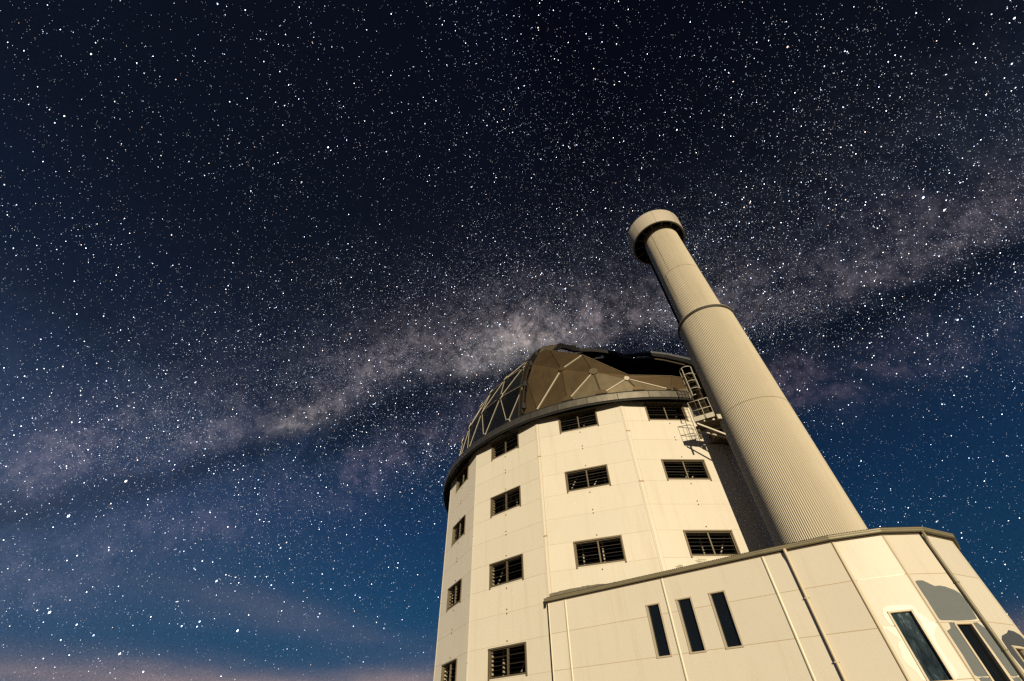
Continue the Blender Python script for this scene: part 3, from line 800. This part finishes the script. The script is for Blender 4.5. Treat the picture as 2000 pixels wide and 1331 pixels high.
# joint covers (half-round strips)
def cover(fr, u_, z0, z1, r_=0.045, m_='cover', name='joint_cover'):
    P = [[fr.p(u_ + r_ * math.cos(a), z_, 0.004 + r_ * 0.8 * math.sin(a)) for a in [PI * j / 6 for j in range(7)]] for z_ in (z0, z1)]
    return MB().grid(P, True).build(name, m_, annex)
cover(AF[0], 0.90, 0.02, ZA - 0.01, 0.05); cover(AF[0], 5.30, 0.02, ZA - 0.01, 0.05)
cover(AF[1], 0.03, 0.02, ZA - 0.01, 0.05); cover(AF[2], 0.06, 0.02, ZA - 0.01, 0.05, 'trim'); cover(AF[0], 0.03, 0.02, ZA - 0.01, 0.03)
for i in (3, 4, 5): cover(AF[i], 0.05, 0.02, ZA - 0.01, 0.028, 'trim')
# pale sealant line on the bay in front of the shaft
sl = MB(); AF[2].box(sl, 0.14, AF[2].L - 0.05, 5.148, 5.172, 0.0, 0.006); sl.build('sealant_line', 'pale', annex)
# downpipes with their bends under the gutter
def downpipe(fr, u_, m_='gutter', r_=0.045, side=1):
    P = [fr.p(u_, ZA + 0.06, 0.12), fr.p(u_, ZA - 0.06, 0.12), fr.p(u_, ZA - 0.22, 0.075), fr.p(u_, ZA - 0.34, 0.065), fr.p(u_, 2.0, 0.065), fr.p(u_, 0.1, 0.065)]
    dp = MB().tube(P, r_, 10).build('downpipe', m_, annex)
    for z_ in (4.9, 3.3, 1.5):
        bb = MB(); fr.box(bb, u_ - r_ - 0.012, u_ + r_ + 0.012, z_ - 0.012, z_ + 0.012, 0.0, 0.114); bb.build('pipe_clip', m_, dp)
downpipe(AF[1], 0.78, 'trim', 0.055); downpipe(AF[3], AF[3].L - 0.04, 'gutter', 0.045)
# end of the gutter at the tower corner with outlet
MB().tube([AF[0].p(-0.09, ZA + 0.08, 0.09), AF[0].p(-0.09, ZA - 0.12, 0.09)], 0.05, 8).build('gutter_outlet', 'darkmetal', annex)
MB().bar(AF[0].p(-0.04, 0.0, -0.02), AF[0].p(-0.04, ZA, -0.02), 0.05, 0.03, AF[0].n).build('end_gap', 'darkmetal', annex)

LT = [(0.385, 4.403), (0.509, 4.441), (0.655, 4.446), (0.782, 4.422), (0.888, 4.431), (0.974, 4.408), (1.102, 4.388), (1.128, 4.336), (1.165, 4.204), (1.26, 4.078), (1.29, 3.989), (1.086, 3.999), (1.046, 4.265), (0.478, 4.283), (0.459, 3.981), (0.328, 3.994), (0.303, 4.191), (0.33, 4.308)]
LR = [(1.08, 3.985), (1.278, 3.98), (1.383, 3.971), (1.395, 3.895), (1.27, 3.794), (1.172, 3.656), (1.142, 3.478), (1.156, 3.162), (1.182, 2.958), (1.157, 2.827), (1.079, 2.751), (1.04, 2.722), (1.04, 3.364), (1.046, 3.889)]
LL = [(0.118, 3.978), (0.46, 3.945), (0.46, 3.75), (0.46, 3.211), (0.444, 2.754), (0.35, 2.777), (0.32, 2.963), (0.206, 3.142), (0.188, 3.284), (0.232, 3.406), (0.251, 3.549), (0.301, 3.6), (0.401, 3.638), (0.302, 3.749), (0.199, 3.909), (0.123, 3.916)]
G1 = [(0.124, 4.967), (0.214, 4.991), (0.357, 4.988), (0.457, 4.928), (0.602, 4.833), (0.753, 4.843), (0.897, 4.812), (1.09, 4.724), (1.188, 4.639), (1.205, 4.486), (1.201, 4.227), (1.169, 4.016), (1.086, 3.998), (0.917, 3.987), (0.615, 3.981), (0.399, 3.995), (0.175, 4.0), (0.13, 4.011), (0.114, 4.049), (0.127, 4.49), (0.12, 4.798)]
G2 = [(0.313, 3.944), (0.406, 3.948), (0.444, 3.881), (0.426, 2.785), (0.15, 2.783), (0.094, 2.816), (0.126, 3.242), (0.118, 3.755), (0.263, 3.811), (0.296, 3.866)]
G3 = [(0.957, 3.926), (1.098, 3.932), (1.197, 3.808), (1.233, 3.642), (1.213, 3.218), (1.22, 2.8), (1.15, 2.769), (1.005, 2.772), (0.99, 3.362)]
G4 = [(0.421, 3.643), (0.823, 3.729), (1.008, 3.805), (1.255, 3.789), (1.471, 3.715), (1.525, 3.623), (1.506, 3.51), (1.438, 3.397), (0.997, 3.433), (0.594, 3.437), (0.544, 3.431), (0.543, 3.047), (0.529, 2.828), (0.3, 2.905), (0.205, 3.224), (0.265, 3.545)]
for pts in (LT, LR, LL): patch(AF[2], pts, 0.002, 0.004, 'tone_patch', 'pale', annex)['label'] = 'bright pale patch around the window'  # thin slabs paler than the wall around them
for pts in (G1, G2, G3): patch(AF[3], pts, 0.002, 0.004, 'tone_patch', 'greyshade', annex)['label'] = 'grey painted shadow on the bay wall'  # thin grey slabs in the shape of shadows, shade held in their colour
patch(AF[4], G4, 0.002, 0.004, 'tone_patch', 'darkgrey', annex)['label'] = 'dark grey painted shadow at the right edge'  # same painted shadow, darker, on the next bay
# more of the painted grey shade lower down, as the wall goes on below the picture
patch(AF[3], ragged([(0.15, 2.75), (0.42, 2.76), (0.43, 2.2), (0.2, 2.1)], 3, 0.02, 8), 0.002, 0.004, 'tone_patch', 'greyshade', annex)
patch(AF[3], ragged([(1.0, 2.74), (1.2, 2.74), (1.18, 2.2), (1.0, 2.1)], 3, 0.02, 9), 0.002, 0.004, 'tone_patch', 'greyshade', annex)

# ------------------------------------------------------------------ link bridge between shaft and observatory
link = thing('link_bridge', (11.475, 18.990, 11.577 + EYE), 'dark clad link box between the corrugated shaft and the observatory wall', 'walkway')
LB = [(10.510, 18.431), (11.018, 18.584), (12.795, 18.990), (13.405, 20.716), (11.780, 20.056), (10.612, 19.751)]
LB = [Vector((x, y, 11.526 + EYE)) for x, y in LB]
MB().prism(LB, (0, 0, 3.0)).build('link_body', 'link', link)
u_ = (LB[2] - LB[0]).normalized(); v_ = Vector((-u_.y, u_.x, 0))
for k in range(16):
    a = LB[0] + u_ * (0.12 + 0.13 * k) + Vector((0, 0, -0.012)); MB().bar(a + v_ * 0.06, a + v_ * 1.25, 0.05, 0.022).build('soffit_rib', 'link', link)

# ------------------------------------------------------------------ access platform, hung off the shaft
plat = thing('access_platform', (9.749, 17.873, 11.678 + EYE), 'small railed steel platform bracketed off the shaft beside the dome', 'platform')
E_ = EYE
P0, P1, P2, P3 = Vector((9.160, 17.649, 0)), Vector((10.033, 17.203, 0)), Vector((10.917, 18.330, 0)), Vector((9.850, 18.736, 0))
zf = 11.739 + E_
MB().prism([p + Z * (zf + 0.06) for p in (P0, P1, P2, P3)], (0, 0, 0.05)).build('deck', 'link', plat)
def fasc(a, b): MB().bar(a + Z * (zf + 0.09), b + Z * (zf + 0.09), 0.03, 0.26).build('toe_board', 'galv', plat)
fasc(P0, P0 + (P1 - P0) * 0.52); fasc(P0 + (P1 - P0) * 0.60, P1); fasc(P0, P3)
RR = 0.019
RT, RM = 12.866 + E_, 12.318 + E_
for a, b in ((P0, P1), (P0, P3)):
    MB().tube([a + Z * RT, b + Z * RT], RR, 8).build('handrail', 'galv', plat)
    MB().tube([a + Z * RM, b + Z * RM], RR * 0.9, 8).build('knee_rail', 'galv', plat)
for p in (P0, P0 + (P1 - P0) * 0.55, P1, P0 + (P3 - P0) * 0.35, P3):
    MB().bar(p + Z * (zf + 0.02), p + Z * RT, 0.045, 0.02).build('post', 'galv', plat)
for a, b, w_ in (((9.261, 17.720, 11.638), (10.460, 17.548, 10.785), 0.075), ((9.769, 18.482, 11.638), (10.663, 18.127, 11.018), 0.06)):
    MB().bar(Vector(a) + Z * E_, Vector(b) + Z * E_, w_, w_).build('brace', 'galv', plat)
for a, b in (((9.261, 17.720, 11.729), (10.612, 17.416, 11.729)), ((9.800, 18.584, 11.729), (10.764, 18.228, 11.729))):
    MB().bar(Vector(a) + Z * E_, Vector(b) + Z * E_, 0.07, 0.10).build('joist', 'galv', plat)
MB().box(Vector((10.236, 17.243, 11.678 + E_)), (Vector((1, 0, 0)), Vector((0, 1, 0)), Z), (0.10, 0.05, 0.13)).build('anchor_plate', 'galv', plat)
MB().bar((9.444, 18.228, 11.069 + E_), (9.444, 18.228, 11.780 + E_), 0.10, 0.10).build('hanger', 'link', plat)

# ------------------------------------------------------------------ caged ladder
lad = thing('caged_ladder', (9.749, 17.568, 12.592 + E_), 'pale steel caged ladder rising above the small platform against the dark dome', 'ladder')
LX = Vector((9.769, 17.568, 0)); ld = Vector((-0.5, -0.87, 0)).normalized(); ls = Vector((ld.y, -ld.x, 0)) 
ls = Vector((0.87, -0.5, 0)).normalized()
def hoop(z_, a0=0, a1=180, r_=0.33):
    pts = [LX + ls * r_ * math.cos(R(a)) + ld * r_ * 1.0 * math.sin(R(a)) + Z * z_ for a in range(a0, a1 + 1, 15)]
    MB().tube(pts, 0.020, 6).build('hoop', 'galv', lad)
for z_ in (15.090, 14.583, 14.095, 13.587): hoop(z_ + E_, 0, 180)
hoop(13.161 + E_, 90, 180)
for a, zb in ((180, 13.161), (120, 13.161), (25, 13.587)):
    p = LX + ls * 0.33 * math.cos(R(a)) + ld * 0.33 * math.sin(R(a))
    MB().bar(p + Z * (zb + E_), p + Z * (15.090 + E_), 0.035, 0.012, ld).build('cage_strap', 'galv', lad)
for s_ in (-0.24, 0.24):
    p = LX - ld * 0.28 + ls * s_
    MB().tube([p + Z * (11.881 + E_), p + Z * (15.131 + E_)], 0.02, 6).build('stile', 'link', lad)
for k in range(11):
    z_ = 12.135 + 0.28 * k + E_
    MB().tube([LX - ld * 0.28 - ls * 0.24 + Z * z_, LX - ld * 0.28 + ls * 0.24 + Z * z_], 0.012, 6).build('rung', 'link', lad)
for z_ in (12.288, 14.928):
    for s_ in (-0.24, 0.24):
        p = LX - ld * 0.28 + ls * s_ + Z * (z_ + E_); MB().bar(p, p + Vector((0.35, 0.1, 0)), 0.03, 0.03).build('standoff', 'link', lad)

# little fitting on the far left wall of the observatory
fit = thing('wall_aerial', (-4.40, 25.62, 2.4), 'tiny dark bracket and stub aerial low beside the left wall edge', 'aerial')
MB().bar((-4.42, 25.62, 2.30), (-4.42, 25.62, 2.86), 0.035, 0.035).build('mast', 'darkmetal', fit)
MB().bar((-4.42, 25.62, 2.45), (-3.3, 25.8, 2.45), 0.03, 0.03).build('bracket', 'darkmetal', fit)

# ------------------------------------------------------------------ stars
N = 560000
v = rng.normal(size=(N, 3)); v /= np.linalg.norm(v, axis=1)[:, None]
v = v[v[:, 2] > -0.02]
n_ = np.array(MWN); latd = np.degrees(np.arcsin(v @ n_)); lond = np.degrees(np.arctan2(v @ np.array(ALONG), v @ np.array(CORE)))
w = 0.30 + 0.65 * np.exp(-((latd - 1.5) / 13) ** 2)
# irregular star fields and a few clusters
ph = np.sin(v @ np.array([9.1, 3.3, 5.2]) + 1.3) * np.sin(v @ np.array([-4.2, 11.0, 2.1])) * np.sin(v @ np.array([3.0, -5.0, 12.0]) + 0.5)
w *= 1 + 0.55 * ph
w *= np.clip(0.45 + v[:, 2] / 0.45, 0.35, 1)
keep_ = rng.random(len(v)) < w
v = v[keep_]
# star clouds of the Milky Way: many faint stars along the bright ridge, few in the dark lane
nb_ = 150000
lo_ = rng.uniform(-95, 95, nb_)
rc = np.interp(lo_, [-80, -54, -42, -35, -22, 0, 15, 27, 37, 46, 90], [1.0, 1.4, .6, .2, 2.6, 3.2, 0.8, -1.8, -.8, 0.2, -0.5])
rl = np.interp(lo_, [-80, -50, -42, -31, -25, -15, 8, 27, 33, 46, 90], [-2, -1.6, -2.4, -4.3, -2.4, -1.6, -2, -6.6, -5.2, -2.2, -3])
la_ = rc + rng.normal(size=nb_) * np.where(rng.random(nb_) < 0.5, 3.0, 8.0)
LA, LO = np.radians(la_), np.radians(lo_)
bvv = np.sin(LA)[:, None] * np.array(MWN) + np.cos(LA)[:, None] * (np.cos(LO)[:, None] * np.array(CORE) + np.sin(LO)[:, None] * np.array(ALONG))
pk = np.clip(0.30 + 0.70 * np.exp(-((lo_ + 2) / 30) ** 2), 0, 1) * (1 - 0.8 * np.exp(-((la_ - rl) / 1.6) ** 2))
import mathutils.noise as mn_
cl_ = np.array([mn_.noise(Vector(p_) * 7.0) + 0.5 * mn_.noise(Vector(p_) * 17.0) for p_ in bvv])
pk *= np.clip(0.5 + 1.3 * cl_, 0.05, 1.3)
bvv = bvv[(rng.random(nb_) < pk) & (bvv[:, 2] > 0)]
cl = []
for (a, e, n0, s_) in ((-13.3, 30.5, 60, 0.012), (52, 33, 90, 0.03), (55.5, 27, 60, 0.02), (-29.5, 24, 40, 0.02), (-2.5, 36.5, 90, 0.03), (70, 55, 60, 0.05)):
    c0 = np.array([math.sin(R(a)) * math.cos(R(e)), math.cos(R(a)) * math.cos(R(e)), math.sin(R(e))])
    cl.append(c0 + rng.normal(size=(n0, 3)) * s_)
nfaint = len(bvv)
v = np.vstack([v] + cl + [bvv]); v /= np.linalg.norm(v, axis=1)[:, None]
n = len(v)
u = rng.random(n)
mag = np.minimum(u ** (-0.58), 22.0); mag[-nfaint:] = np.minimum(mag[-nfaint:], 2.2) * 0.9              # power law: 1 .. bright
rad = 0.00024 * np.minimum(mag ** 0.28, 2.2)
bri = 0.44 * np.minimum(mag ** 1.05, 15.0)
tint = np.ones((n, 3)); tt = rng.random(n)
tint[tt < 0.45] = (0.74, 0.87, 1.15); tint[(tt > 0.45) & (tt < 0.85)] = (0.95, 0.97, 1.0); tint[tt > 0.93] = (1.15, 0.86, 0.66)
# the brightest ones, where they stand in that part of the sky (azimuth, elevation, size)
def azel_px(x, y):
    a, b = x - 1000, y - 665.5
    uu = cr_ * a + sr_ * b; vv = -sr_ * a + cr_ * b
    c = np.array([uu / 796.8686, -vv / 796.8686, 1.0]); w3 = np.array([c[0], c[2] * cp_ - c[1] * sp_, c[2] * sp_ + c[1] * cp_])
    return w3 / np.linalg.norm(w3)
POLE = azel_px(-3650, -1375)
BR = [(641, 288, 2.4, 0), (1803, 386, 2.6, 0), (1844, 411, 2.2, 2), (134, 1008, 3.0, 0), (246, 940, 2.8, 1), (97, 1196, 2.6, 0), (464, 1232, 2.5, 0), (423, 1135, 2.3, 0), (234, 1277, 2.2, 1),
      (976, 634, 2.4, 0), (1104, 564, 2.2, 0), (1058, 534, 2.0, 0), (898, 765, 2.3, 0), (822, 723, 2.1, 0), (721, 704, 2.1, 1), (837, 868, 2.0, 0), (390, 1214, 2.0, 0), (355, 1223, 1.9, 0),
      (1981, 36, 1.8, 1), (1538, 92, 2.0, 2), (1976, 125, 1.6, 1), (1034, 655, 1.8, 2), (1113, 649, 1.8, 2), (1870, 625, 2.0, 0), (630, 685, 1.6, 2), (593, 678, 1.6, 2), (548, 1070, 1.8, 0),
      (530, 1143, 1.8, 0), (126, 227, 1.9, 2), (385, 1224, 1.7, 0), (183, 1241, 1.7, 0), (150, 1220, 1.8, 0), (280, 1312, 1.8, 0), (1322, 254, 1.8, 1), (425, 8, 1.9, 0), (178, 106, 1.9, 1), (880, 733, 1.9, 0)]
bv = np.array([azel_px(x, y) for x, y, s_, c in BR])
v = np.vstack([v, bv]); rad = np.append(rad, [0.00046 * s_ for *_, s_, c in BR]); bri = np.append(bri, [2.6 * s_ for *_, s_, c in BR])
tint = np.vstack([tint, [[(0.72, 0.88, 1.2), (1, 1, 1), (1.15, 0.84, 0.66)][c] for *_, c in BR]]); n = len(v)
DIST = 6000.0
tr = np.cross(POLE, v); sp = np.linalg.norm(tr, axis=1); tr /= sp[:, None]; ot = np.cross(v, tr)
C0 = v * DIST; ra = (rad * DIST * (1 + 0.75 * sp))[:, None]; rb_ = (rad * DIST)[:, None]
V = np.stack([C0 + tr * ra, C0 + ot * rb_, C0 - tr * ra, C0 - ot * rb_, C0 - v * rb_], 1).reshape(-1, 3).astype(np.float32)
T = np.array([(0, 1, 4), (1, 2, 4), (2, 3, 4), (3, 0, 4)])
F = (np.arange(n)[:, None, None] * 5 + T[None]).reshape(-1).astype(np.int32)
me = bpy.data.meshes.new('stars'); me.vertices.add(len(V)); me.vertices.foreach_set('co', V.ravel())
me.loops.add(len(F)); me.loops.foreach_set('vertex_index', F)
nf = len(F) // 3; me.polygons.add(nf); me.polygons.foreach_set('loop_start', np.arange(0, len(F), 3, dtype=np.int32)); me.polygons.foreach_set('loop_total', np.full(nf, 3, dtype=np.int32))
me.update(calc_edges=True)
ca = me.color_attributes.new('tint', 'FLOAT_COLOR', 'POINT')
cc = np.ones((n, 4), dtype=np.float32); cc[:, :3] = tint * bri[:, None]
ca.data.foreach_set('color', np.repeat(cc, 5, axis=0).ravel())
me.materials.append(starm)
so = bpy.data.objects.new('stars', me); COL.objects.link(so)
so['kind'] = 'stuff'; so['label'] = 'thousands of small white and bluish stars scattered over the night sky'; so['category'] = 'stars'
so['group'] = 'stars in the night sky'
